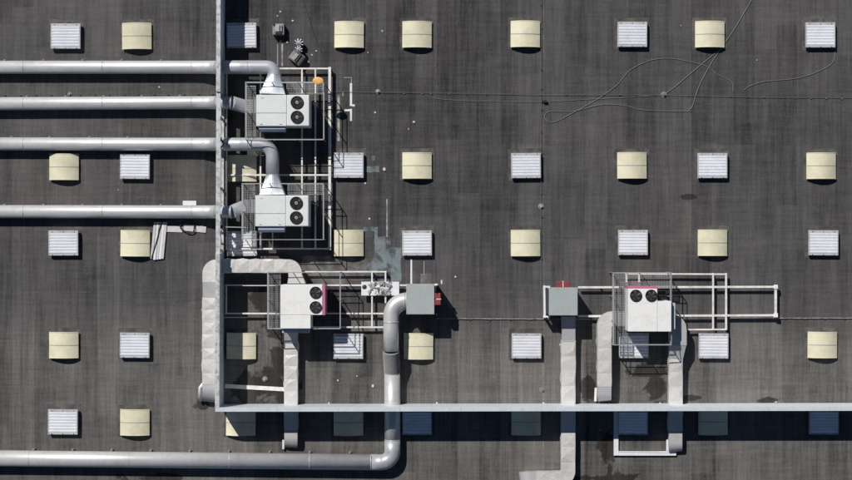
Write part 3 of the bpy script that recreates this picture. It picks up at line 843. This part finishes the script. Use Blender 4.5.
u4 = thing('air_conditioning_unit', 'right-hand white unit with a magenta strip along its top edge', 'air conditioner', P(650, 310, .4), UG)
MB().pbox(628.2, 288.7, 657.4, 331.6, .46, ZT).build('fan_section', 'unitw', u4, bevel=.02)
MB().pbox(657.6, 301.2, 671.4, 331.6, .46, ZT - .01).build('service_section', 'unitw', u4, bevel=.02)
MB().pbox(628.0, 286.6, 657.8, 288.6, .5, ZT - .03).build('side_guard', 'pink', u4, bevel=.01, label='magenta guard strip along the top edge')
MB().pbox(671.6, 303, 675.4, 329.3, 1.3, 1.75).build('rain_hood', 'hood', u4, bevel=.02)
s = MB(); inner_seam(s, (629, 303), (657, 303), ZT + .002); inner_seam(s, (629, 317), (657, 317), ZT + .002); s.build('panel_joint', 'unit', u4)
for x in (636.0, 651.4): fan(u4, x, 295.6, ZT, .28, False)
unit_feet(u4, 629, 290, 670, 331)

# ------------------------------------------------------------------ grey-green boxes
def plenum(label, x0, y0, x1, y1):
    root = thing('plenum_box', label, 'air box', P((x0 + x1) / 2, (y0 + y1) / 2, 0), 'grey-green air boxes')
    MB().pbox(x0 + .5, y0 + .5, x1 - .5, y1 - .5, .06, 1.47).build('casing', 'boxgrey', root)
    MB().pbox(x0, y0, x1, y1, 1.475, 1.52).build('lid', 'boxgrey', root, bevel=.012)
    for fx, fy in ((1.2, 1.2), (.5, 1.2), (1.2, .5)):
        for sx in (-1, 1):
            for sy in (-1, 1):
                if (fx == .5 and sx * sy < 0) or (fy == .5 and sx * sy < 0): continue
                q = P((x0 + x1) / 2 + sx * ((x1 - x0) / 2 - 1.2) * (fx / 1.2), (y0 + y1) / 2 + sy * ((y1 - y0) / 2 - 1.2) * (fy / 1.2), 1.52)
                MB().cyl((q.x, q.y, 1.518), .016, .012, 8).build('fixing', 'lead', root)
    MB().bar(P((x0 + x1) / 2, y0 + .3, 1.522), P((x0 + x1) / 2, y1 - .3, 1.522), .012, .008).build('lid_joint', 'seam', root)
    sk = MB(); sk.pbox(x0 - .5, y0 - .5, x1 + .5, y1 + .5, 0, .055); sk.build('plinth', 'lead', root)
    return root
pa = plenum('left grey-green box with the round pipe elbow and a red drive on its right', 406.4, 284.3, 434.3, 314.3)
for ya, yb2 in ((293.2, 298.6), (299.6, 305)): rr_ = MB().pbox(434.9, ya, 440.7, yb2, 1.25, 1.62).build('damper_drive', 'red', pa, bevel=.02)
MB().pbox(436.0, 298.7, 441, 299.5, 1.3, 1.63).build('drive_strap', 'white', rr_)
MB().pbox(434.5, 286, 436.0, 313, .1, 1.2).build('side_frame', 'dark', pa)
for y, z in ((284.8, 1.75), (314.2, 1.0)):
    MB().bar(P(436.6, y, 0), P(436.6, y, z), .07).build('corner_post', 'steel', pa)
MB().bar(P(434.5, 284.6, 1.5), P(438, 284.6, 1.5), .09).build('top_bracket', 'white', pa)
MB().pbox(435.6, 286, 436.0, 292, 1.2, 1.78).build('wind_plate', 'dark', pa)
pb = plenum('right grey-green box with a red drive on its upper edge', 548.8, 287.8, 577.6, 315.4)
for xa, xb in ((556.6, 562.4), (563.6, 569.4)): rr_ = MB().pbox(xa, 281.4, xb, 287.3, 1.0, 1.35).build('damper_drive', 'red', pb, bevel=.02)
MB().pbox(562.5, 281, 563.5, 287.2, 1.05, 1.36).build('drive_strap', 'stone', rr_)
MB().pbox(546.6, 289, 548.2, 314, .1, 1.2).build('side_frame', 'dark', pb)
MB().bar(P(544.2, 286.5, .9), P(544.6, 317, .9), .10).build('side_beam', 'white', pb)
for y in (286.8, 316.6):
    MB().bar(P(544.4, y, 0), P(544.4, y, .95), .12).build('corner_post', 'white', pb)
    MB().bar(P(544.4, y, .9), P(550, y, .9), .09).build('top_bracket', 'white', pb)

# ------------------------------------------------------------------ small roof furniture
ev = thing('exhaust_box', 'small dark grey exhaust box with raised lid, left of the upper turbine cowl', 'vent', P(277.5, 29, 0))
MB().pbox(272.5, 23.5, 284, 34.5, 0, .42).build('base_box', 'lead', ev, bevel=.02)
MB().pbox(275.3, 24.6, 281.8, 31.4, .421, .52).build('lid', 'strip', ev, bevel=.02)
MB().pbox(279.2, 25.2, 279.9, 30.9, .52, .56).build('hinge_bar', 'dark', ev)
MB().pbox(275, 31.8, 282, 33.4, .421, .47).build('rear_grille', 'dark', ev)
MB().cyl(P(274, 24.6, .42), .07, .03, 10).build('knob', 'black', ev)

def turbine(name, label, px, py, r, z):
    root = thing(name, label, 'vent', P(px, py, 0)); c = P(px, py, z)
    MB().cyl((c.x, c.y, 0), r * .55, z - .14, 16).build('throat', 'lead', root)
    b = MB(); n = 9
    for k in range(n):
        a0 = 2 * math.pi * k / n + .2
        v = []
        for (rr, da, zz) in ((.15, -.18, .05), (.15, .3, .05), (1.0, .30, -.14), (1.0, .02, -.04)):
            v.append((c.x + r * rr * math.cos(a0 + da), c.y + r * rr * math.sin(a0 + da), z + zz))
        v2 = [(q[0], q[1], q[2] - .012) for q in v]
        b.add(v + v2, [(0, 1, 2, 3), (7, 6, 5, 4), (0, 4, 5, 1), (1, 5, 6, 2), (2, 6, 7, 3), (3, 7, 4, 0)])
    b.build('blades', 'white', root)
    MB().cyl((c.x, c.y, z - .16), r * .97, .015, 20).build('base_plate', 'black', root)
    MB().cyl((c.x, c.y, z + .045), r * .17, .03, 12).build('hub', 'lead', root)
    return root
turbine('turbine_cowl', 'upper pinwheel-like turbine cowl beside the dark exhaust boxes', 298.4, 43, .24, .45)
tb = turbine('turbine_cowl', 'lower pinwheel turbine cowl rising from the tilted box', 298.2, 49.6, .21, .55)
tbx = thing('tilted_box', 'dark box turned on its corner below the pinwheel cowls, above the steel frame', 'vent', P(296.8, 57, 0))
c = P(296.8, 57.2, .4); rot = Matrix.Rotation(math.radians(-38), 3, 'Z')
def rbox(hx, hy_, z0, z1, ox=0, oy=0):
    v = []
    for z in (z0, z1):
        for (a_, b__) in ((-hx, -hy_), (hx, -hy_), (hx, hy_), (-hx, hy_)):
            q = rot @ Vector((a_ + ox, b__ + oy, 0)); v.append((c.x + q.x, c.y + q.y, z))
    return MB().add(v, [(0, 3, 2, 1), (4, 5, 6, 7), (0, 1, 5, 4), (1, 2, 6, 5), (2, 3, 7, 6), (3, 0, 4, 7)])
rbox(.33, .27, 0, .40).build('base_box', 'lead', tbx, bevel=.02)
rbox(.13, .22, .401, .46, -.12, 0).build('lid', 'strip', tbx, bevel=.01)
rbox(.02, .25, .401, .5, .10, 0).build('hinge_bar', 'dark', tbx)
rbox(.10, .24, .401, .43, .21, 0).build('grille', 'dark', tbx)

def drain(px, py, r, label):
    root = thing('roof_drain', label, 'roof drain', P(px, py, 0), 'round roof drains')
    c = P(px, py, 0)
    MB().cyl(c, r, .04, 18, r * .92).build('ring_base', 'lead', root)
    MB().cyl((c.x, c.y, .041), r * .6, .09, 14, r * .4).build('dome_cap', 'strip', root, smooth=True)
    return root
drain(377.8, 91.5, .13, 'round roof drain on the thin wire right of the upper frame')
drain(541, 206.3, .15, 'round grey roof drain between the second and middle rows, centre')
drain(663.7, 94.6, .15, 'round pale roof drain on the wire where the cables meet')
drain(542, 389.8, .13, 'round roof drain above the lower wall, left of the middle jacketed duct')
drain(265, 379, .14, 'round roof drain in the damp stain below the third unit')
drain(69.8, 94.2, .11, 'small round roof drain above the second duct at the left')

b = MB(); cc_ = P(544, 101.8)
for k in range(5):
    b.box(cc_.x - .12 + k * .03, cc_.y - .07 + (k % 3) * .03, 0, cc_.x + .02 + k * .035, cc_.y + .03 + (k % 2) * .05, .05 + .025 * k)
tag(b.build('rubber_block', 'black', bevel=.01), 'small black rubber block on the roof at the end of the straight line', 'block')

# thin lightning wires with clamps
def wire(label, pts, hx, r=.009, mat='wire', every=None):
    root = thing('lightning_wire', label, 'wire', P(*pts[0]), 'lightning protection wires')
    MB().sweep([P(x, y, .07) for x, y in pts], circ(r, 6)).build('conductor', mat, root)
    return root
w1 = wire('long straight lightning wire with dark clamps right of the wall, top part', [(331, 91.5), (450, 93), (541, 94.6), (664, 95), (760, 97), (1000, 98)], None)
xs_ = [404, 422, 431, 449, 466, 486, 512, 541, 566, 584, 604, 620, 636, 655, 688, 704, 730, 748, 764, 780, 796, 811, 826, 842]
for x in xs_:
    y = 92 + (x - 331) / 470 * 5 if x < 600 else 95 + (x - 664) * .018
    q = P(x, y + .6); MB().box(q.x - .045, q.y - .03, 0, q.x + .045, q.y + .03, .05).build('clamp', 'wire', w1)
w2 = wire('straight lightning wire with dark clamps between the two upper left ducts', [(-60, 95.3), (100, 95.2), (215, 94.2)], None)
for k in range(15):
    x = 6 + k * 14.8 + random.uniform(-1, 1); q = P(x, 95.2 - .006 * x + .3); MB().box(q.x - .045, q.y - .03, 0, q.x + .045, q.y + .03, .05).build('clamp', 'dark', w2)
w3 = wire('vertical lightning wire down the middle of the roof', [(541.5, -60), (541.2, 94), (541, 206), (541.3, 286)], None, r=.011)
for k in range(13):
    q = P(541.2 + random.uniform(-.3, .3), 6 + k * 21 + random.uniform(-2, 2)); MB().box(q.x - .04, q.y - .05, 0, q.x + .04, q.y + .05, .06).build('clamp', 'dark', w3)
# low conduit running right of the left box
cd = thing('conduit', 'thin pale conduit running right from the left grey-green box', 'conduit', P(490, 319, 0))
MB().sweep([P(437, 318.6, .06), P(546, 319.2, .06), P(590, 319.2, .06)], circ(.02, 8)).build('pipe', 'strip', cd, smooth=True)
for x in (450, 470, 490, 510, 530): q = P(x, 319.2); MB().box(q.x - .05, q.y - .06, 0, q.x + .05, q.y + .06, .045).build('clip', 'dark', cd)
cd = thing('conduit', 'thin pale conduit running to the right edge from the long steel frame', 'conduit', P(815, 318, 0))
MB().sweep([P(730, 318.2, .06), P(852, 318.2, .06), P(1000, 318.2, .06)], circ(.02, 8)).build('pipe', 'strip', cd, smooth=True)
for x in (785, 805, 825, 845): q = P(x, 318.2); MB().box(q.x - .05, q.y - .06, 0, q.x + .05, q.y + .06, .045).build('clip', 'dark', cd)

# loose cables
def spline(pts, n=10):
    out = []; p = [pts[0]] + list(pts) + [pts[-1]]
    for i in range(1, len(p) - 2):
        for k in range(n):
            t = k / n; q = []
            for d_ in (0, 1):
                a_, b__, c_, e_ = p[i - 1][d_], p[i][d_], p[i + 1][d_], p[i + 2][d_]
                q.append(.5 * ((2 * b__) + (-a_ + c_) * t + (2 * a_ - 5 * b__ + 4 * c_ - e_) * t * t + (-a_ + 3 * b__ - 3 * c_ + e_) * t ** 3))
            out.append(tuple(q))
    out.append(pts[-1]); return out
def cable(label, pts, r=.016, z=.025, mat='cable'):
    m_ = MB().sweep([P(x, y, z) for x, y in spline(pts)], circ(r, 6)).build('loose_cable', mat, smooth=True)
    return tag(m_, label, 'cable', 'loose cables lying on the roof')
cable('long cable with a narrow loop at its left end and a high bow',
      [(692, 111.5), (660, 110.8), (640, 109.5), (628, 106.2), (612, 104.3), (600, 105), (585, 108.5), (572, 111.5), (556, 111.3), (548, 112), (544.6, 116.5), (547, 121), (552, 122.4), (560, 119.8),
       (578, 110), (592, 102.5), (606, 93.5), (618, 84), (628, 72), (638, 65.5), (652, 60), (668, 58.3), (684, 60.5), (706, 66), (716, 73.5), (729, 80), (732.5, 84), (733, 92)])
cable('thick straight cable running diagonally from the top edge past a dome skylight',
      [(756, -8), (751.5, 0), (735, 28), (722, 47), (712, 62), (700, 84), (695, 98), (692, 107), (688, 111)], r=.02)
cable('cable branching from the skylight corner down to the pale roof drain', [(723, 47), (708, 59), (690, 74), (676, 86), (665, 94)], r=.019)
cable('thin cable curling from the top right vent down to the left', [(835, 52), (834, 60), (828, 66.5), (812, 74), (795, 78.5), (775, 80.5), (762, 82), (750, 86), (744, 90)])
cable('almost straight thin cable running right from below the second cream skylight', [(432, 98), (450, 99.8), (480, 101.2), (543, 101.8), (580, 99.8), (625, 97.5), (650, 96)], r=.012)
cable('thin dark cable running down from the top edge right of the turbine cowl', [(301, -6), (306, 8), (314, 34), (325, 60), (332, 70)], r=.012, mat='dark')

# sealing strips, patches and litter
def strip(label, x0, y0, x1, y1, w=.08, mat='strip', z=.012, name='sealing_strip'):
    m_ = MB().bar(P(x0, y0, z / 2 + .002), P(x1, y1, z / 2 + .002), w, z).build(name, mat)
    return tag(m_, label, 'strip', 'pale strips lying on the roof')
strip('long pale upright strip right of the frame, upper one of the bracket shape', 351, 83, 351, 106, .11, 'steel')
strip('short pale strip sticking right from the foot of the upper bracket strip', 352.2, 105.4, 354.8, 105.4, .10, 'steel')
strip('pale lower upright strip of the bracket shape right of the frame', 351, 108.8, 351, 121, .10, 'steel')
strip('short pale strip running left from the lower bracket strip', 344.5, 110.2, 350, 110.2, .10, 'steel')
strip('grey strip forming the corner above the bracket shape', 343.5, 77.6, 352, 77.6, .05, 'lead')
strip('grey upright strip joining the corner to the bracket shape', 351.4, 78.4, 351.4, 82.6, .05, 'lead')
strip('tiny pale upright strip left of the bracket shape', 343, 91.5, 343, 96, .07, 'lead')
strip('broken pale strip beside the right edge of the upper frame', 338.6, 95, 338.6, 141, .12, 'strip')
strip('left of two pale upright strips below the exhaust box', 277.6, 44, 277.6, 66, .06, 'lead')
strip('right of two pale upright strips below the exhaust box', 282.3, 44, 282.3, 66, .08)
strip('long dashed pale strip between skylights above the teal patch', 387, 199, 387, 237, .07)
strip('white strip running from the middle row vent down to the left grey-green box', 411.3, 259, 411.3, 284, .08, 'white')
strip('dull strip beside the white one above the left grey-green box', 424, 261, 424, 275, .06, 'lead')
strip('tiny pale strip right of the left grey-green box corner', 441.6, 280, 441.6, 284, .07, 'steel')
strip('pale wide strip crossing the damp stain between wall and jacketed duct', 225, 386, 284.5, 389.3, .20, 'steel', .05)
strip('thin pale strip beside the wall below the steel frame', 224.5, 317.4, 248, 317.4, .05, 'steel', .05)
tr_ = thing('cable_tray', 'white L-shaped tray under the wall ending at the right jacketed duct', 'tray', P(640, 453, 0))
MB().bar(P(616, 410, .10), P(616, 455.4, .10), .23, .09).build('upright_run', 'white', tr_)
MB().bar(P(618.4, 453.4, .10), P(676, 453.4, .10), .21, .088).build('cross_run', 'white', tr_)
MB().bar(P(618.4, 451.6, .15), P(672, 452.2, .15), .05, .03).build('side_lip', 'white', tr_)

def poly(label, pts, mat, z=.006, name='repair_patch', cat='patch'):
    fine_ = []
    for (xa, ya), (xb, yb2) in zip(pts, pts[1:] + pts[:1]):
        m = max(1, int(math.hypot(xb - xa, yb2 - ya) / 3))
        for k in range(m):
            j = 0 if k == 0 else .45
            fine_.append((xa + (xb - xa) * k / m + random.uniform(-j, j), ya + (yb2 - ya) * k / m + random.uniform(-j, j)))
    pts = fine_
    t_ = [P(x, y, z) for x, y in pts]; b_ = [Vector((p.x, p.y, .001)) for p in t_]; n = len(t_)
    m_ = MB().add(t_ + b_, [tuple(range(n))[::-1]] + [(i, (i + 1) % n, n + (i + 1) % n, n + i) for i in range(n)])
    return tag(m_.build(name, mat), label, cat, 'repair patches stuck on the roof')
poly('teal-grey stepped repair patch beside the middle row vent', [(377.5, 236.5), (390.5, 236.5), (390.5, 247.5), (401.2, 247.5), (401.2, 286), (364, 286), (364, 268), (371, 262), (374.5, 256)], 'patch', .009)
poly('narrow hook-shaped teal patch right of the middle cream skylight', [(362, 227), (378, 227), (378, 258), (374.6, 258), (374.6, 231), (362, 231)], 'patch', .005)
poly('mottled pale repair sheet above the third unit frame', [(302, 256), (364, 256), (372, 262), (362.5, 284), (300, 284)], 'patchg', .004)
poly('small teal patch right of the second row vent', [(363.5, 166.3), (379.5, 166.3), (379.5, 172.3), (363.5, 172.3)], 'patch', .008)
poly('tiny grey square patch above the small teal patch', [(371.5, 155.5), (375, 155.5), (375, 160.5), (371.5, 160.5)], 'patchg', .006)
poly('grey square patch above the left grey-green box', [(420.6, 273.5), (431.5, 273.5), (431.5, 285), (420.6, 285)], 'patchg', .006)
poly('mottled pale sheet right of the white panel under the left frame', [(341, 318), (383, 318), (383, 332), (341, 332)], 'patchg', .005)

b = MB(); b.add([P(186, 227, .05), P(206, 231, .05), P(206, 233.5, .04), P(192, 233.2, .04)], [(3, 2, 1, 0)])
def board(name, label, x0, y0, x1, y1, w, z, mat='wood', h=.03, cat='board', grp='loose white boards beside the wall'):
    return tag(MB().bar(P(x0, y0, z), P(x1, y1, z), w, h).build(name, mat), label, cat, grp)
board('white_board', 'white board lying just right of the plank stack, half under the fourth duct', 166.5, 228.8, 182.5, 229.4, .30, .03)
board('white_board', 'white board under the fourth duct nearest the wall, with a black cable coil', 183.5, 227.4, 206, 229.6, .32, .04)
board('white_board', 'short white board end poking out above the fourth duct', 182.8, 203.8, 196.3, 203.8, .30, .04, 'white')
for i, (xa, xb) in enumerate(((155.2, 151.6), (158.0, 154.4), (160.8, 157.2), (163.5, 159.8), (166.0, 162.4))):
    ordn = ('leftmost', 'second from left', 'middle', 'fourth from left', 'rightmost')[i]
    tag(MB().bar(P(xa, 222, .05 + .012 * (i % 2)), P(xb, 259.6 + random.uniform(-1, 1.2), .05 + .012 * (i % 2)), .115, .09).build('white_plank', 'white' if i % 2 else 'wood'),
        '%s of the slanting white planks beside the cream skylight' % ordn, 'plank', 'slanting stack of white planks')
tag(MB().sweep([P(x, y, .12) for x, y in spline([(166, 216), (160.5, 226), (157.5, 238), (154, 250), (151.6, 258)])], circ(.03, 6)).build('loose_cable', 'black', smooth=True),
    'black cable lying along the slanting white planks', 'cable', 'loose cables lying on the roof')
co = MB()
pts = []
for k in range(50):
    a0 = 2 * math.pi * k / 22; rr = .32 + .05 * math.sin(k * .8); q = P(188.5, 226.5); pts.append((q.x + rr * 1.1 * math.cos(a0), q.y + rr * math.sin(a0), .09 + .001 * k))
tag(co.sweep(pts, circ(.02, 6)).build('cable_coil', 'black', smooth=True), 'black cable coil half under the fourth duct on a white board', 'cable coil')

# white panel heap between third unit and left box
tag(MB().pbox(361.3, 281.8, 399.2, 295.6, .40, .46).build('metal_sheet', 'white', bevel=.01), 'white sheet lying on the frame left of the round pipe elbow', 'sheet')
rp = thing('crumpled_film', 'heap of crumpled grey film and fittings on the white panel', 'rubbish', P(381, 288, .46))
hp = MB()
for k in range(70):
    px = random.choice((random.uniform(369, 376), random.uniform(377, 388), random.uniform(385, 391)))
    q = P(px, random.uniform(282.5, 294), .46); s_ = random.uniform(.06, .17)
    v = [Vector((q.x, q.y, .462)) + Vector((random.uniform(-s_, s_), random.uniform(-s_, s_), random.uniform(0, s_ * 1.1))) for _ in range(4)]
    hp.add(v, [(0, 1, 2), (0, 3, 1), (1, 3, 2), (0, 2, 3)])
hp.build('film_folds', 'film', rp)
fg = MB()
for k in range(9):
    q = P(random.uniform(377, 390), random.uniform(284, 296), .52); a0 = random.uniform(1, 2.2); l_ = random.uniform(.12, .3)
    fg.bar((q.x, q.y, .52), (q.x + l_ * math.cos(a0), q.y + l_ * math.sin(a0), .52 + random.uniform(0, .1)), .03)
fg.build('fittings', 'lead', rp)
b_ = MB(); q = P(364.5, 287, .47); b_.cyl((q.x, q.y, .462), .12, .05, 12, .05); b_.build('dark_cap', 'dark', rp)

oc = MB(); q = P(318, 80.6, 1.88)
n = 28; base = len(oc.v)
for (k_, z) in ((1.0, 1.86), (.96, 1.90), (.6, 1.915), (.25, 1.92)):
    for j in range(n):
        a0 = 2 * math.pi * j / n; oc.v.append((q.x + .27 * k_ * math.cos(a0), q.y + .18 * k_ * math.sin(a0), z))
for i in range(3):
    for j in range(n):
        k = (j + 1) % n; oc.f.append((i * n + j, i * n + k, (i + 1) * n + k, (i + 1) * n + j))
oc.f.append(tuple(range(n))[::-1]); oc.f.append(tuple(3 * n + j for j in range(n)))
tag(oc.build('orange_cover', 'orange'), 'orange oval plastic cover resting on the rail above the first unit', 'cover')

# brackets on the wall face
for (px, py, lab) in ((225.5, 139.5, 'dark pipe clamp on the inner wall face at the third duct'), (222, 226.8, 'thin rail bolted to the wall just below the fourth duct')):
    r0 = thing('wall_bracket', lab, 'bracket', P(px, py, 0))
    a_ = P(221, py, 1.7)
    if py < 200:
        MB().bar((a_.x, a_.y, 1.7), (a_.x + .25, a_.y - .28, 1.6), .07).build('arm', 'dark', r0)
        MB().bar((a_.x, a_.y - .4, 1.7), (a_.x + .25, a_.y - .05, 1.58), .06).build('arm', 'dark', r0)
    else:
        MB().bar((a_.x, a_.y, 1.5), (a_.x + 1.3, a_.y - .03, 1.5), .045).build('arm', 'rail', r0)
        MB().box(a_.x - .05, a_.y - .08, 1.42, a_.x + .06, a_.y + .08, 1.58).build('wall_plate', 'dark', r0)
# pale pebbles and fixings scattered on the roof
dots = [(280.5, 11.8, .055), (292.7, 20.8, .06), (277.5, 16, .04), (280.6, 41, .05), (287.3, 42.3, .06), (312, 55, .05), (316.4, 51, .05), (308.3, 62, .06), (382.4, 31.2, .05), (368, 52.5, .04),
        (375.2, 112.5, .06), (414, 122, .07), (350.7, 120.6, .04), (365.5, 183.4, .06), (369.5, 219, .06), (455.5, 277, .06), (384.5, 169.5, .1), (159.3, 87, .05), (338, 380.5, .05), (373, 386, .08), (408.5, 129, .04),
        (681, 25.5, .03), (560, 344.8, .05), (437, 403, .05), (543.5, 403.2, .06), (329, 403.2, .05), (660, 403.3, .05), (357, 376, .04), (776, 402, .05), (600, 430, .03), (118, 190, .03), (757, 60, .03)]
for (x, y, r) in dots:
    m_ = MB(); c = P(x, y)
    n = 7; o = [(c.x + r * random.uniform(.8, 1.15) * math.cos(2 * math.pi * k / n), c.y + r * random.uniform(.8, 1.15) * math.sin(2 * math.pi * k / n), .0) for k in range(n)]
    t_ = [(c.x + (v[0] - c.x) * .7, c.y + (v[1] - c.y) * .7, r * .7) for v in o]
    m_.add(o + t_, [(k, (k + 1) % n, n + (k + 1) % n, n + k) for k in range(n)] + [tuple(n + k for k in range(n)), tuple(range(n))[::-1]])
    tag(m_.build('pebble', 'stone'), 'small pale pebble lying on the dark roof', 'pebble', 'pale pebbles scattered on the roof')

# ------------------------------------------------------------------ camera, light, sky
cam = bpy.data.cameras.new('camera'); co_ = bpy.data.objects.new('camera', cam); COL.objects.link(co_)
co_.location = (0, 0, H); co_.rotation_euler = (0, 0, 0)
cam.sensor_width = 36; cam.lens = 36 * H / (852 * K); cam.clip_start = 0.5; cam.clip_end = 1000
S.camera = co_
sd = Vector((.575, -.85, -1)).normalized()
sun = bpy.data.lights.new('sun', 'SUN'); sun.energy = 5.0; sun.angle = math.radians(0.5); sun.color = (1.0, 0.965, 0.92)
so = bpy.data.objects.new('sun', sun); COL.objects.link(so); so.rotation_euler = sd.to_track_quat('-Z', 'Y').to_euler(); so.location = (-20, 30, 40)
wd = bpy.data.worlds.new('World'); S.world = wd; wd.use_nodes = True
nt = wd.node_tree; bg = nt.nodes['Background']
sk = nt.nodes.new('ShaderNodeTexSky'); sk.sky_type = 'NISHITA'; sk.sun_disc = False
sk.sun_elevation = math.asin(-sd.z); sk.sun_rotation = math.atan2(-sd.x, -sd.y) % (2 * math.pi)
sk.altitude = 1500; sk.air_density = 0.8; sk.dust_density = 0.2; sk.ozone_density = 2.0
nt.links.new(sk.outputs[0], bg.inputs[0]); bg.inputs[1].default_value = 0.05
S.view_settings.view_transform = 'Standard'; S.view_settings.look = 'None'
S.view_settings.exposure = -0.30; S.view_settings.gamma = 1; S.view_settings.use_curve_mapping = False
S.render.engine = 'CYCLES'
